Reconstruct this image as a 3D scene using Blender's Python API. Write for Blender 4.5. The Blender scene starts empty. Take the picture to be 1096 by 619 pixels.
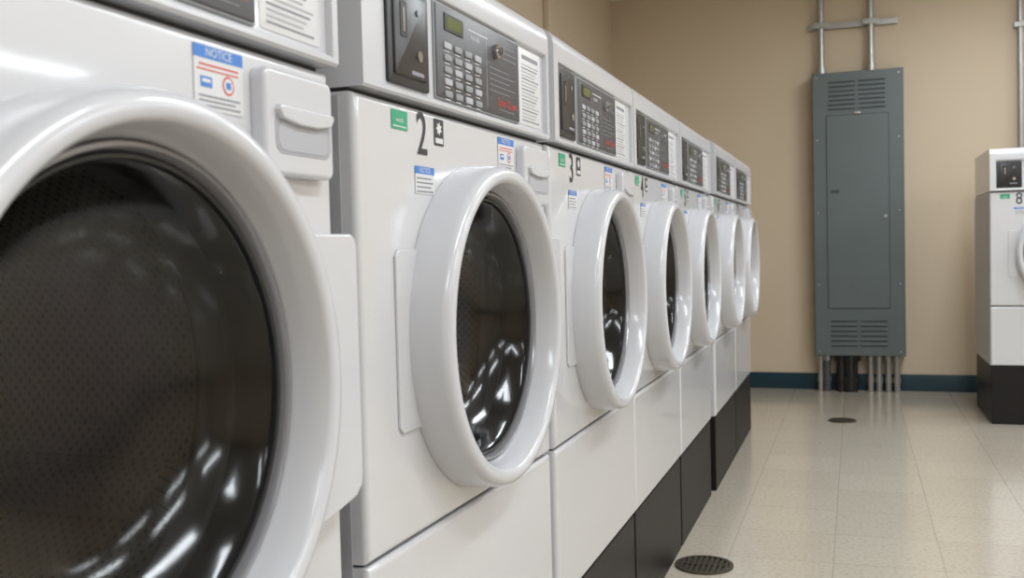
import bpy, bmesh, math
from mathutils import Vector, Matrix
R=math.radians
scene=bpy.context.scene
scene.view_settings.view_transform='Standard'
COL=scene.collection

# ------------------------------------------------------------ materials
def mat(name,col,rough=.5,metal=0.,coat=0.,noise=0.,nscale=20.,bump=0.,bscale=80.,spec=.5):
    m=bpy.data.materials.new(name); m.use_nodes=True
    nt=m.node_tree; p=nt.nodes['Principled BSDF']
    p.inputs['Base Color'].default_value=(*col,1); p.inputs['Roughness'].default_value=rough
    p.inputs['Metallic'].default_value=metal; p.inputs['Coat Weight'].default_value=coat
    p.inputs['Coat Roughness'].default_value=.07
    p.inputs['Specular IOR Level'].default_value=spec
    tc=nt.nodes.new('ShaderNodeTexCoord')
    if noise>0:
        n=nt.nodes.new('ShaderNodeTexNoise'); n.inputs['Scale'].default_value=nscale; n.inputs['Detail'].default_value=4
        nt.links.new(tc.outputs['Object'],n.inputs['Vector'])
        mx=nt.nodes.new('ShaderNodeMix'); mx.data_type='RGBA'
        mx.inputs[6].default_value=(*[c*(1-noise) for c in col],1); mx.inputs[7].default_value=(*[min(1,c*(1+noise)) for c in col],1)
        nt.links.new(n.outputs['Fac'],mx.inputs[0]); nt.links.new(mx.outputs[2],p.inputs['Base Color'])
    if bump>0:
        n=nt.nodes.new('ShaderNodeTexNoise'); n.inputs['Scale'].default_value=bscale
        nt.links.new(tc.outputs['Object'],n.inputs['Vector'])
        b=nt.nodes.new('ShaderNodeBump'); b.inputs['Strength'].default_value=bump; b.inputs['Distance'].default_value=.002
        nt.links.new(n.outputs['Fac'],b.inputs['Height']); nt.links.new(b.outputs['Normal'],p.inputs['Normal'])
    return m
M={}
M['white']=mat('white_enamel',(.60,.60,.62),.28,coat=.7,noise=.015,nscale=3,bump=.03,bscale=120)
M['plastic']=mat('white_plastic',(.585,.59,.62),.24,coat=.3)
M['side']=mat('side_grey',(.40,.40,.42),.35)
M['seam']=mat('dark_seam',(.05,.05,.055),.7)
M['black']=mat('black_plastic',(.014,.014,.016),.3)
M['coin']=mat('coin_black',(.028,.027,.030),.35,metal=.3)
M['disp']=mat('display_grey',(.060,.060,.068),.35)
M['btn']=mat('button_grey',(.26,.27,.28),.5)
M['lcd']=mat('lcd_green',(.10,.125,.025),.2)
M['red']=mat('red_print',(.62,.06,.03),.5)
M['lbl']=mat('label_white',(.66,.66,.67),.4)
M['grey']=mat('print_grey',(.25,.25,.28),.6)
M['lgrey']=mat('print_and_pocket_shade',(.42,.42,.45),.6)
M['blue']=mat('print_blue',(.05,.20,.58),.45)
M['green']=mat('print_green',(.03,.33,.18),.45)
M['ink']=mat('ink_black',(.03,.03,.035),.5)
M['chrome']=mat('chrome',(.6,.6,.62),.15,metal=1)
M['gasket']=mat('grey_gasket',(.09,.09,.095),.5)
M['base']=mat('base_black',(.010,.0085,.009),.45,noise=.25,nscale=12,spec=.25)
M['steel']=mat('conduit_steel',(.42,.42,.41),.35,metal=.7,noise=.1)
M['panel']=mat('panel_grey',(.112,.140,.142),.42,noise=.06,nscale=5)
M['paneld']=mat('panel_dark',(.04,.055,.06),.6)
M['pocket_shade']=mat('pocket_shade_grey',(.36,.36,.39),.35)  # grey that stands for the shade inside the handle pocket
M['rim']=mat('rim_grey',(.30,.30,.32),.25,metal=.4)

def glass():
    m=bpy.data.materials.new('door_glass'); m.use_nodes=True; nt=m.node_tree; nt.nodes.clear()
    o=nt.nodes.new('ShaderNodeOutputMaterial'); mx=nt.nodes.new('ShaderNodeMixShader')
    t=nt.nodes.new('ShaderNodeBsdfTransparent'); t.inputs[0].default_value=(.50,.495,.49,1)
    g=nt.nodes.new('ShaderNodeBsdfGlossy'); g.inputs['Roughness'].default_value=.12; g.inputs[0].default_value=(.7,.7,.7,1)
    f=nt.nodes.new('ShaderNodeFresnel'); f.inputs[0].default_value=1.6
    nt.links.new(f.outputs[0],mx.inputs[0]); nt.links.new(t.outputs[0],mx.inputs[1]); nt.links.new(g.outputs[0],mx.inputs[2])
    nt.links.new(mx.outputs[0],o.inputs[0]); return m
M['glass']=glass()

def drum_mat():
    m=bpy.data.materials.new('perforated_drum'); m.use_nodes=True; nt=m.node_tree; p=nt.nodes['Principled BSDF']
    N=nt.nodes.new; L=nt.links.new
    tc=N('ShaderNodeTexCoord'); s=N('ShaderNodeSeparateXYZ'); L(tc.outputs['Object'],s.inputs[0])
    def mt(op,a,b=None):
        n=N('ShaderNodeMath'); n.operation=op
        for i,v in enumerate((a,b)):
            if v is None: continue
            if isinstance(v,(int,float)): n.inputs[i].default_value=v
            else: L(v,n.inputs[i])
        return n.outputs[0]
    ang=mt('ARCTAN2',s.outputs['Z'],s.outputs['X'])
    a=mt('SINE',mt('MULTIPLY',ang,110)); b=mt('SINE',mt('MULTIPLY',s.outputs['Y'],480))
    d=mt('GREATER_THAN',mt('MULTIPLY',a,b),.5)
    mx=N('ShaderNodeMix'); mx.data_type='RGBA'; L(d,mx.inputs[0])
    mx.inputs[6].default_value=(.62,.59,.55,1); mx.inputs[7].default_value=(.15,.14,.13,1)
    L(mx.outputs[2],p.inputs['Base Color']); p.inputs['Metallic'].default_value=.5; p.inputs['Roughness'].default_value=.4
    return m
M['drum']=drum_mat()

# ------------------------------------------------------------ mesh builder
class B:
    def __init__(s): s.v=[];s.f=[];s.m=[];s.names=[]
    def mi(s,n):
        if n not in s.names: s.names.append(n)
        return s.names.index(n)
    def add(s,vs,fs,m):
        o=len(s.v); s.v+= [tuple(v) for v in vs]; k=s.mi(m)
        for f in fs: s.f.append([i+o for i in f]); s.m.append(k)
    def bm(s,bm,m):
        bm.verts.index_update(); s.add([v.co for v in bm.verts],[[v.index for v in f.verts] for f in bm.faces],m); bm.free()
    def box(s,x0,x1,y0,y1,z0,z1,m,bev=0.,seg=2):
        bm=bmesh.new(); bmesh.ops.create_cube(bm,size=1)
        for v in bm.verts: v.co=Vector(((x0+x1)/2+v.co.x*(x1-x0),(y0+y1)/2+v.co.y*(y1-y0),(z0+z1)/2+v.co.z*(z1-z0)))
        if bev>0: bmesh.ops.bevel(bm,geom=bm.edges[:],offset=bev,segments=seg,affect='EDGES',profile=.5)
        s.bm(bm,m)
    def quad(s,x0,x1,z0,z1,y,m): s.add([(x0,y,z0),(x1,y,z0),(x1,y,z1),(x0,y,z1)],[(0,1,2,3)],m)
    def rev(s,prof,cx,cz,m,n=96,cap=False):   # revolve (r,y) about Y axis
        vs=[];fs=[]
        for i in range(n):
            a=2*math.pi*i/n
            for r,y in prof: vs.append((cx+r*math.cos(a),y,cz+r*math.sin(a)))
        k=len(prof)
        for i in range(n):
            j=(i+1)%n
            for q in range(k-1): fs.append((i*k+q,j*k+q,j*k+q+1,i*k+q+1))
        if cap: fs.append([i*k+k-1 for i in range(n)])
        s.add(vs,fs,m)
    def cyl(s,p,q,r,m,n=24):
        p=Vector(p);q=Vector(q);d=(q-p); z=d.normalized(); a=z.orthogonal().normalized(); b=z.cross(a)
        vs=[p+a*r*math.cos(2*math.pi*i/n)+b*r*math.sin(2*math.pi*i/n) for i in range(n)]
        vs+=[v+d for v in vs]
        fs=[(i,(i+1)%n,n+(i+1)%n,n+i) for i in range(n)]+[list(range(n))[::-1],list(range(n,2*n))]
        s.add(vs,fs,m)
    def prof(s,pts,x0,x1,m):
        n=len(pts); vs=[(x0,y,z) for y,z in pts]+[(x1,y,z) for y,z in pts]
        fs=[(i,n+i,n+(i+1)%n,(i+1)%n) for i in range(n)]+[list(range(n)),list(range(n,2*n))[::-1]]
        s.add(vs,fs,m)
    def plate(s,pts,y0,y1,m,bev=.003):  # polygon in xz extruded in y, bevelled front
        bm=bmesh.new(); vs=[bm.verts.new((x,y1,z)) for x,z in pts]; f=bm.faces.new(vs)
        r=bmesh.ops.extrude_face_region(bm,geom=[f]); nv=[e for e in r['geom'] if isinstance(e,bmesh.types.BMVert)]
        for v in nv: v.co.y=y0
        ed=[e for e in bm.edges if all(v in nv for v in e.verts)]
        bmesh.ops.bevel(bm,geom=ed,offset=bev,segments=3,affect='EDGES',profile=.5)
        s.bm(bm,m)
    def text(s,t,x,z,y,size,m,align='CENTER',sx=1.,off=0.):
        c=bpy.data.curves.new('t','FONT'); c.body=t; c.size=size; c.align_x=align; c.align_y='CENTER'; c.resolution_u=3; c.offset=off
        o=bpy.data.objects.new('t',c); COL.objects.link(o); bpy.context.view_layer.update()
        me=bpy.data.meshes.new_from_object(o)
        s.add([(x+v.co.x*sx,y,z+v.co.y) for v in me.vertices],[list(p.vertices) for p in me.polygons],m)
        bpy.data.objects.remove(o); bpy.data.curves.remove(c); bpy.data.meshes.remove(me)
    def mesh(s,name,recalc=True,ang=35):
        me=bpy.data.meshes.new(name); me.from_pydata(s.v,[],s.f)
        for n in s.names: me.materials.append(M[n])
        for p,k in zip(me.polygons,s.m): p.material_index=k; p.use_smooth=True
        if recalc:
            bm=bmesh.new(); bm.from_mesh(me); bmesh.ops.recalc_face_normals(bm,faces=bm.faces[:]); bm.to_mesh(me); bm.free()
        me.set_sharp_from_angle(angle=R(ang)); me.update(); return me
def obj(name,me,parent=None,wn=True):
    o=bpy.data.objects.new(name,me); COL.objects.link(o)
    if parent: o.parent=parent
    if wn:
        w=o.modifiers.new('wn','WEIGHTED_NORMAL'); w.keep_sharp=True
    return o
def rrect(x0,x1,z0,z1,r,n=6):
    pts=[]
    for cx,cz,a0 in ((x1-r,z0+r,-90),(x1-r,z1-r,0),(x0+r,z1-r,90),(x0+r,z0+r,180)):
        for i in range(n+1):
            a=R(a0+90*i/n); pts.append((cx+r*math.cos(a),cz+r*math.sin(a)))
    return pts

# ------------------------------------------------------------ washer meshes
W=.675; Z0=.29; ZS=.583; ZT=1.138; DEP=.66; CX=.350; CZ=.838
def ringbody(b,x0,x1,z0,z1,hole,m,dep=DEP):
    n=20
    def ring(ins,y):
        a,bb,c,d=x0+ins,x1-ins,z0+ins,z1-ins; P=[]
        for i in range(n): P.append((a+(bb-a)*i/n,y,c))
        for i in range(n): P.append((bb,y,c+(d-c)*i/n))
        for i in range(n): P.append((bb-(bb-a)*i/n,y,d))
        for i in range(n): P.append((a,y,d-(d-c)*i/n))
        return P
    rings=[ring(0,dep),ring(0,.010),ring(.0012,.005),ring(.004,.0018),ring(.009,0)]
    if hole:
        P=rings[-1]; rings.append([(CX+hole*math.cos(t),0,CZ+hole*math.sin(t)) for t in [math.atan2(p[2]-CZ,p[0]-CX) for p in P]])
        rings.append([(p[0],.04,p[2]) for p in rings[-1]])
    k=4*n; vs=[p for r in rings for p in r]; fs=[]
    for j in range(len(rings)-1):
        for i in range(k):
            q=(i+1)%k; fs.append((j*k+i,j*k+q,(j+1)*k+q,(j+1)*k+i))
    fs.append(list(range(k))[::-1])
    if not hole: fs.append(list(range((len(rings)-1)*k,len(rings)*k)))
    b.add(vs,fs,m)
b=B(); ringbody(b,0,W,ZS,ZT,.205,'white'); ringbody(b,0,W,Z0,ZS-.004,0,'white')
b.box(.006,W-.006,.012,DEP-.01,ZS-.006,ZS+.002,'seam')
b.box(.006,W-.006,.012,DEP-.01,ZT-.002,ZT+.006,'seam')
for x0,x1 in ((-.0012,.001),(W-.001,W+.0012)): b.box(x0,x1,.022,DEP-.004,Z0+.004,ZT-.004,'side')
me_cab=b.mesh('cabinet')

b=B()
full=[(.64,1.143),(-.009,1.143),(-.012,1.146),(-.012,1.318),(-.0095,1.330),(-.003,1.340),(.006,1.346),(.02,1.350),(.64,1.350)]
rec=[(.64,1.143),(-.009,1.143),(-.012,1.146),(-.012,1.150),(-.010,1.1525),(-.004,1.1535),(-.004,1.289),(-.010,1.291),(-.012,1.294)]+full[3:]
b.prof(full,0,.028,'plastic'); b.prof(rec,.028,.664,'plastic'); b.prof(full,.664,W,'plastic')
me_con=b.mesh('console')

b=B()  # control fascia
yf=-.0042
def bp(x0,x1,z0,z1,t,m,r=.004): b.plate(rrect(x0,x1,z0,z1,r,4),yf-t,yf,m,.0015)
bp(.070,.186,1.158,1.286,.004,'coin'); 
b.plate(rrect(.084,.176,1.170,1.276,.004,4),yf-.0065,yf-.003,'black',.002)
b.box(.106,.112,yf-.0075,yf-.006,1.225,1.255,'chrome'); b.box(.10,.118,yf-.0069,yf-.006,1.218,1.262,'coin',.001,1)
b.cyl((.15,yf-.006,1.20),(.15,yf-.0095,1.20),.007,'chrome'); b.cyl((.15,yf-.006,1.255),(.15,yf-.008,1.255),.004,'btn')
b.quad(.13,.165,1.175,1.180,yf-.0066,'grey')
bp(.206,.532,1.156,1.288,.003,'btn'); b.plate(rrect(.209,.529,1.159,1.285,.003,4),yf-.0045,yf-.002,'disp',.001)
yd=yf-.0048
b.box(.236,.300,yd-.001,yd+.001,1.252,1.276,'black',.0005,1); b.quad(.243,.293,1.256,1.272,yd-.0013,'lcd')
b.quad(.32,.395,1.268,1.270,yd,'lbl'); b.text('WASHER',.345,1.259,yd,.009,'lbl')
for r in range(5):
    for c in range(4):
        x=.232+c*.036; z=1.236-r*.0165
        b.plate(rrect(x,x+.024,z-.009,z,.003,3),yd-.002,yd+.0005,'btn' if (r+c)%3 else 'lgrey',.0008)
        b.quad(x+.003,x+.02,z-.0125,z-.0112,yd,'lbl')
b.add([(.388,yd,1.165),(.3895,yd,1.165),(.3895,yd,1.28),(.388,yd,1.28)],[(0,1,2,3)],'lgrey')
b.cyl((.425,yd,1.255),(.425,yd-.006,1.255),.011,'chrome'); b.cyl((.425,yd-.006,1.255),(.425,yd-.012,1.255),.0065,'chrome'); b.box(.4238,.4262,yd-.0125,yd-.0118,1.250,1.260,'black')
for i in range(5): b.quad(.40,.40+(.11 if i%2 else .085),1.228-i*.0085,1.2292-i*.0085,yd,'grey')
for i in range(3): b.quad(.455,.515,1.268-i*.009,1.2695-i*.009,yd,'grey')
b.text('Speed Queen',.474,1.180,yd-.0002,.0175,'red',sx=.9); b.quad(.44,.505,1.168,1.1690,yd,'grey')
bp(.542,.650,1.158,1.286,.0008,'lbl')
yl=yf-.0011
b.quad(.556,.636,1.268,1.275,yl,'grey')
for i in range(17):
    w=.085-.02*((i*7)%4)/3; b.quad(.553,.553+w,1.165+i*.0058,1.1672+i*.0058,yl,'lgrey' if i%3 else 'grey')
me_fas=b.mesh('fascia',recalc=False)

b=B()   # door ring
b.rev([(.2365,-.0005),(.2365,-.008),(.2355,-.028),(.2335,-.046),(.2305,-.054),(.2255,-.0585),(.2185,-.060),(.2125,-.0585),(.2085,-.054),(.2040,-.040),(.2005,-.026),(.1990,-.016),(.1985,.03)],CX,CZ,'plastic',128)
b.rev([(.1992,-.017),(.1970,-.0225),(.1935,-.0225),(.1915,-.018),(.1905,-.008),(.1905,.02)],CX,CZ,'rim',128)
b.rev([(.1910,-.013),(.1885,-.0155),(.1855,-.0145),(.1840,-.008),(.184,.03)],CX,CZ,'black',128)
zc=CZ; 
def arc(r,a0,a1,n=14): return [(CX+r*math.cos(R(a0+(a1-a0)*i/n)),CZ+r*math.sin(R(a0+(a1-a0)*i/n))) for i in range(n+1)]
wing=arc(.224,36,-42)+[(CX+.235,zc-.150),(W-.018,zc-.138),(W-.006,zc-.128),(W-.003,zc-.115),(W-.003,zc+.120),(W-.006,zc+.128),(W-.014,zc+.132)]
b.plate(wing,-.028,-.0006,'plastic',.003)
lw=arc(.224,149,211)+[(.092,zc-.115),(.084,zc-.107),(.084,zc+.107),(.092,zc+.115)]
b.plate(lw,-.004,-.0006,'white',.0015)
me_ring=b.mesh('door_ring')
b=B()
b.rev([(.1845,-.010),(.180,-.006),(.171,.010),(.158,.028),(.140,.042),(.115,.052),(.08,.058),(.04,.061),(.012,.062),(.001,.062)],CX,CZ,'glass',96)
me_glass=b.mesh('door_glass',recalc=False,ang=80)
b=B()
b.rev([(.2045,.035),(.215,.035),(.222,.045),(.215,.060),(.200,.066),(.193,.075),(.200,.085),(.245,.09)],0,0,'gasket',96)
b.rev([(.245,.09),(.25,.10),(.25,.44),(.24,.45)],0,0,'drum',96)
b.rev([(.24,.45),(.15,.455),(.145,.44),(.09,.43),(.085,.445),(.03,.445),(.001,.44)],0,0,'drum',96)
for a in (90,210,330):
    c=math.cos(R(a)); s_=math.sin(R(a))
    b.cyl((.225*c,.11,.225*s_),(.225*c,.43,.225*s_),.03,'drum',16)
me_drum=b.mesh('drum',recalc=False)

b=B()   # pull handle
hx0,hx1,hz0,hz1=.530,.652,1.024,1.122
b.plate(rrect(hx0,hx1,hz0,hz1,.010,6),-.016,-.0006,'plastic',.005)
b.plate(rrect(hx0+.014,hx1-.008,hz0+.020,hz0+.060,.012,6),-.0166,-.010,'pocket_shade',.0004)  # flat plate, pocket depth suggested by shade painted in its colour
b.plate(rrect(hx0+.018,hx1-.014,hz0+.023,hz0+.050,.011,6),-.0171,-.010,'lgrey',.0004)  # paler inner step of the painted pocket shade
b.plate([(hx0+.014,hz0+.060),(hx0+.02,hz0+.052),(hx0+.05,hz0+.048),(hx1-.04,hz0+.048),(hx1-.014,hz0+.052),(hx1-.008,hz0+.060),(hx1-.010,hz0+.064),(hx0+.016,hz0+.064)],-.0225,-.010,'plastic',.002)
me_han=b.mesh('handle')

def notice(b,x0,x1,z0,z1,big=False):
    y=-.0008; b.quad(x0,x1,z0,z1,y,'lbl'); h=(z1-z0)*(.2 if big else .27)
    b.quad(x0,x1,z1-h,z1,y-.0002,'blue'); b.text('NOTICE',(x0+x1)/2,z1-h*.5,y-.0004,h*.95,'lbl')
    if big:
        w=x1-x0
        b.quad(x0+.1*w,x1-.1*w,z1-h-.006,z1-h-.0045,y-.0003,'red'); b.quad(x0+.05*w,x1-.1*w,z1-h-.010,z1-h-.0088,y-.0003,'red')
        b.add([(x0+w*(.68+.12*math.cos(a*.5236)),y-.0003,z0+.024+w*.12*math.sin(a*.5236)) for a in range(12)],[list(range(12))],'red')
        b.add([(x0+w*(.68+.095*math.cos(a*.5236)),y-.0004,z0+.024+w*.095*math.sin(a*.5236)) for a in range(12)],[list(range(12))],'lbl')
        b.quad(x0+.12*w,x0+.35*w,z0+.019,z0+.028,y-.0003,'blue'); b.quad(x0+.15*w,x0+.32*w,z0+.023,z0+.026,y-.0004,'lbl')
        b.quad(x0+.63*w,x0+.73*w,z0+.021,z0+.027,y-.0005,'blue')
        for i in range(3): b.quad(x0+.08*w,x1-(.08+.1*(i%2))*w,z0+.003+i*.004,z0+.0045+i*.004,y-.0003,'grey')
    else:
        n=4; st=(z1-z0-h)/(n+.6)
        for i in range(n): b.quad(x0+.004,x1-.004-.006*(i%2),z0+st*(i+.4),z0+st*(i+.4)+st*.35,y-.0003,'grey')
def labels(num):
    b=B()
    b.quad(.088,.132,1.104,1.128,-.0009,'green'); b.text('wash',.11,1.116,-.0012,.010,'lbl'); b.quad(.092,.128,1.107,1.1085,-.0012,'lbl')
    b.text(num,.174,1.102,-.0010,.080,'ink',sx=.85,off=.0003)
    b.quad(.212,.242,1.094,1.130,-.0009,'ink'); b.quad(.215,.239,1.097,1.104,-.0012,'lbl')
    b.add([(.227+.010*math.cos(a*.449)*(1 if a%2 else .55),-.0012,1.117+.010*math.sin(a*.449)*(1 if a%2 else .55)) for a in range(14)],[list(range(14))],'lbl')
    notice(b,.150,.208,1.026,1.062); notice(b,.448,.518,1.074,1.128,True)
    return b.mesh('labels',recalc=False)
b=B(); b.box(.004,W-.004,.004,DEP,.0,Z0-.004,'base',.004); b.box(.02,W-.02,.012,DEP-.02,Z0-.006,Z0+.002,'seam')
me_base=b.mesh('base')

def washer(x,y,rot,num,dx=-.03,sz=1.):
    e=bpy.data.objects.new('washing_machine',None); COL.objects.link(e); e.location=(x,y,0); e.rotation_euler=(0,0,R(rot)); e.scale=(1,1,sz); e.empty_display_size=.1
    obj('cabinet',me_cab,e); obj('control_console',me_con,e); f=obj('control_fascia',me_fas,e,False); f.location.x=dx; obj('door_ring',me_ring,e)
    obj('door_glass',me_glass,e,False); d=obj('drum',me_drum,e,False); d.location=(CX,0,CZ)
    obj('pull_handle',me_han,e); l=obj('labels',labels(num),e,False); l.location.x=dx; obj('base',me_base,e)
    return e
D=.52
washer(-.515,.250,90,'1',0)
washer(-.542,1.032,90-1.6,'2',0)
washer(-D,1.730,90,'3'); washer(-D,2.413,90,'4'); washer(-D,3.10,90,'5')
washer(-D+.01,3.84,90,'6'); washer(-D+.01,4.523,90,'7')
washer(.645,5.55,0,'8',-.04,1.035)

# ------------------------------------------------------------ room
XL,XR,YB,YF,H=-1.545,6.2,6.69,-2.6,2.62
def wallmat(name,col):
    m=mat(name,col,.6,noise=.03,nscale=2.5,bump=.25,bscale=180); return m
M['wall']=wallmat('beige_wall_paint',(.63,.52,.385)); M['ceil']=mat('ceiling_tile',(.80,.80,.80),.9,bump=.3,bscale=200,noise=.05,nscale=90)
M['bb']=mat('teal_cove_base',(.013,.045,.065),.35)
def floormat():
    m=bpy.data.materials.new('vinyl_tile'); m.use_nodes=True; nt=m.node_tree; p=nt.nodes['Principled BSDF']; N=nt.nodes.new; L=nt.links.new
    tc=N('ShaderNodeTexCoord'); mp=N('ShaderNodeMapping'); mp.inputs['Location'].default_value=(.07,.0,0); L(tc.outputs['Object'],mp.inputs[0])
    br=N('ShaderNodeTexBrick'); br.offset=0; br.inputs['Scale'].default_value=1; br.inputs['Brick Width'].default_value=.305; br.inputs['Row Height'].default_value=.305
    br.inputs['Mortar Size'].default_value=.0016; br.inputs['Mortar Smooth'].default_value=.3
    br.inputs['Color1'].default_value=(.51,.455,.375,1); br.inputs['Color2'].default_value=(.54,.485,.40,1); br.inputs['Mortar'].default_value=(.37,.325,.265,1)
    L(mp.outputs[0],br.inputs['Vector'])
    n=N('ShaderNodeTexNoise'); n.inputs['Scale'].default_value=75; n.inputs['Detail'].default_value=5; L(tc.outputs['Object'],n.inputs[0])
    mx=N('ShaderNodeMix'); mx.data_type='RGBA'; mx.blend_type='MULTIPLY'; mx.inputs[0].default_value=.3
    L(br.outputs['Color'],mx.inputs[6])
    cr=N('ShaderNodeValToRGB'); cr.color_ramp.elements[0].color=(.55,.50,.43,1); cr.color_ramp.elements[1].color=(1,1,1,1); cr.color_ramp.elements[0].position=.36; cr.color_ramp.elements[1].position=.52
    L(n.outputs['Fac'],cr.inputs[0]); L(cr.outputs[0],mx.inputs[7]); L(mx.outputs[2],p.inputs['Base Color'])
    n2=N('ShaderNodeTexNoise'); n2.inputs['Scale'].default_value=3; L(tc.outputs['Object'],n2.inputs[0])
    mr=N('ShaderNodeMapRange'); mr.inputs[3].default_value=.14; mr.inputs[4].default_value=.24; L(n2.outputs['Fac'],mr.inputs[0]); L(mr.outputs[0],p.inputs['Roughness'])
    p.inputs['Coat Weight'].default_value=.5; p.inputs['Coat Roughness'].default_value=.12
    bu=N('ShaderNodeBump'); bu.inputs['Strength'].default_value=.3; bu.inputs['Distance'].default_value=.001; bu.invert=True
    L(br.outputs['Fac'],bu.inputs['Height']); L(bu.outputs[0],p.inputs['Normal'])
    return m
M['floor']=floormat()
def bx(name,x0,x1,y0,y1,z0,z1,m,bev=0):
    b=B(); b.box(x0,x1,y0,y1,z0,z1,m,bev); return obj(name,b.mesh(name),None,False)
t=.1
bx('floor',XL-t,XR+t,YF-t,YB+t,-t,0,'floor'); bx('ceiling',XL-t,XR+t,YF-t,YB+t,H,H+t,'ceil')
bx('wall_back',XL-t,XR+t,YB,YB+t,0,H,'wall'); bx('wall_front',XL-t,XR+t,YF-t,YF,0,H,'wall')
bx('wall_left',XL-t,XL,YF,YB,0,H,'wall'); bx('wall_right',XR,XR+t,YF,YB,0,H,'wall')
bx('baseboard_back',XL,XR,YB-.008,YB,0,.105,'bb',.002); bx('baseboard_left',XL,XL+.008,YF,YB-.009,0,.105,'bb',.002)
bx('baseboard_right',XR-.008,XR,YF,YB-.009,0,.105,'bb',.002)
bx('trim_1',XL,XL+.035,5.08,5.14,.105,H,'wall',.004)

# ------------------------------------------------------------ electrical panel
e=bpy.data.objects.new('electrical_panel',None); COL.objects.link(e)
px0,px1,pz0,pz1=-.246,.290,.232,2.00; yb=YB; yp=YB-.14
b=B(); b.box(px0,px1,yp,yb,pz0,pz1,'panel',.004)
b.box(px0+.004,px1-.004,yp-.012,yp+.004,pz0+.004,pz1-.004,'panel',.003)
dx0,dx1,dz0,dz1=px0+.085,px1-.09,pz0+.30,pz1-.27
b.box(dx0-.004,dx1+.004,yp-.0128,yp,dz0-.004,dz1+.004,'paneld'); b.box(dx0,dx1,yp-.018,yp,dz0,dz1,'panel',.003)
for (l0,l1,nl) in ((pz1-.245,pz1-.05,7),(pz0+.05,pz0+.235,6)):
    for c in range(2):
        a0=px0+.10+c*.175; 
        for i in range(nl):
            z=l0+(l1-l0)*(i+.5)/nl
            b.box(a0,a0+.155,yp-.0126,yp,z-.006,z+.004,'paneld'); b.box(a0,a0+.155,yp-.019,yp-.008,z+.002,z+.011,'panel',.002)
b.box((px0+px1)/2-.02,(px0+px1)/2+.02,yp-.022,yp-.01,dz1+.004,dz1+.018,'chrome',.002)
b.cyl((dx1-.02,yp-.018,1.1),(dx1-.02,yp-.026,1.1),.010,'steel')
for z in (pz0+.03,pz0+.45,pz0+.9,pz0+1.35,pz1-.03):
    for x in (px0+.03,px1-.03): b.cyl((x,yp-.012,z),(x,yp-.016,z),.005,'steel',12)
b.box(dx0+.02,dx0+.07,yp-.0186,yp-.017,1.25,1.27,'paneld')
obj('enclosure',b.mesh('enclosure'),e)
b=B()
for x in (-.190,.105):
    b.cyl((x,yb-.06,pz1-.01),(x,yb-.06,H),.021,'steel'); b.cyl((x,yb-.06,pz1),(x,yb-.06,pz1+.05),.030,'steel')
    b.box(x-.045,x+.045,yb-.09,yb-.078,2.290,2.325,'steel',.003)
b.box(-.262,.262,yb-.038,yb,2.29,2.325,'steel',.002)
obj('conduits_upper',b.mesh('cu'),e)
b=B()
for x,r,m in ((-.215,.016,'steel'),(-.175,.022,'gasket'),(-.09,.03,'black'),(-.035,.045,'black'),(.085,.018,'steel'),(.135,.018,'steel'),(.19,.018,'steel'),(.24,.018,'steel')):
    b.cyl((x,yb-.075,0),(x,yb-.075,pz0+.01),r,m); b.cyl((x,yb-.075,pz0-.035),(x,yb-.075,pz0),r*1.35,'steel' if m!='black' else m)
    b.cyl((x,yb-.075,.06),(x,yb-.075,.09),r*1.25,m)
obj('conduits_lower',b.mesh('cl'),e)
b=B(); b.cyl((.945,YB-.03,0),(.945,YB-.03,H),.018,'steel'); b.box(.91,.98,YB-.055,YB,2.2,2.23,'steel',.002); obj('wall_conduit',b.mesh('wc'))

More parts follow.
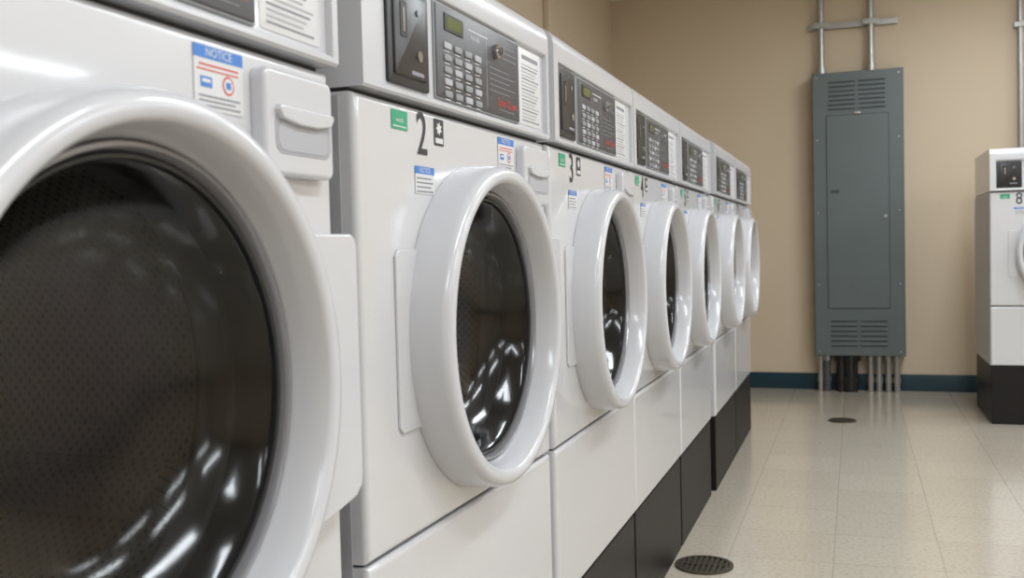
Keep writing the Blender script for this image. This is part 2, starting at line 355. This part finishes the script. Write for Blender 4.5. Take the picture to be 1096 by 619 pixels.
def drain(x,y,r):
    b=B(); n=48
    def ring(r0,r1,z0,z1,m):
        prof=[(r1,0),(r1,z1),(r0,z1),(r0,z0)]; vs=[];fs=[]
        for i in range(n):
            a=2*math.pi*i/n
            for rr,zz in prof: vs.append((rr*math.cos(a),rr*math.sin(a),zz))
        for i in range(n):
            j=(i+1)%n
            for q in range(3): fs.append((i*4+q,j*4+q,j*4+q+1,i*4+q+1))
        b.add(vs,fs,m)
    ring(r*.86,r,.001,.006,'drainm'); b.cyl((0,0,.0005),(0,0,.0015),r*.9,'black',48)
    for i in range(-4,5):
        xx=i*r*.19; h=math.sqrt(max(0,(r*.88)**2-xx*xx)); b.box(xx-r*.05,xx+r*.05,-h,h,.001,.005,'drainm')
    b.box(-r*.87,r*.87,-r*.05,r*.05,.001,.0052,'drainm')
    o=obj('floor_drain',b.mesh('drain'),None,False); o.location=(x,y,0)
M['drainm']=mat('drain_bronze',(.10,.085,.06),.45,metal=.7,noise=.3,nscale=40)
drain(-.432,2.93,.085); drain(-.074,5.51,.07)

# ------------------------------------------------------------ ceiling lights
def emis(name,col,s):
    m=bpy.data.materials.new(name); m.use_nodes=True; nt=m.node_tree; nt.nodes.clear(); o=nt.nodes.new('ShaderNodeOutputMaterial'); q=nt.nodes.new('ShaderNodeEmission')
    q.inputs[0].default_value=(*col,1); q.inputs[1].default_value=s; nt.links.new(q.outputs[0],o.inputs[0]); return m
M['lamp']=emis('fluorescent_diffuser',(.93,.97,1),2)
for x,ys in ((.75,(-1.2,1.0,3.1,5.0)),(2.7,(-1.2,1.1,3.4,5.3)),(4.75,(-1.2,1.1,3.4,5.85))):
    for y in ys:
        b=B(); b.box(x-.16,x+.16,y-.62,y+.62,H-.07,H,'plastic',.004); b.box(x-.13,x+.13,y-.59,y+.59,H-.085,H-.068,'lamp')
        f=obj('ceiling_light',b.mesh('cl'),None,False)
        l=bpy.data.lights.new('tube_light','AREA'); l.shape='RECTANGLE'; l.size=.26; l.size_y=1.18; l.energy=24.5; l.color=(.90,.955,1.0)
        lo=bpy.data.objects.new('tube_light',l); COL.objects.link(lo); lo.parent=f; lo.location=(x,y,H-.09)
w=bpy.data.worlds.new('World'); scene.world=w; w.use_nodes=True; w.node_tree.nodes['Background'].inputs[0].default_value=(.6,.6,.6,1); w.node_tree.nodes['Background'].inputs[1].default_value=.15

# ------------------------------------------------------------ camera
cam=bpy.data.cameras.new('camera'); co=bpy.data.objects.new('camera',cam); COL.objects.link(co)
cam.sensor_width=36; cam.lens=1065/1096*36; cam.clip_start=.02
co.matrix_world=Matrix.Translation((0,0,.95))@Matrix.Rotation(R(19.06),4,'Z')@Matrix.Rotation(R(90-2.27),4,'X')@Matrix.Rotation(-.025,4,'Z')
cam.dof.use_dof=True; cam.dof.focus_distance=1.75; cam.dof.aperture_fstop=8
scene.camera=co
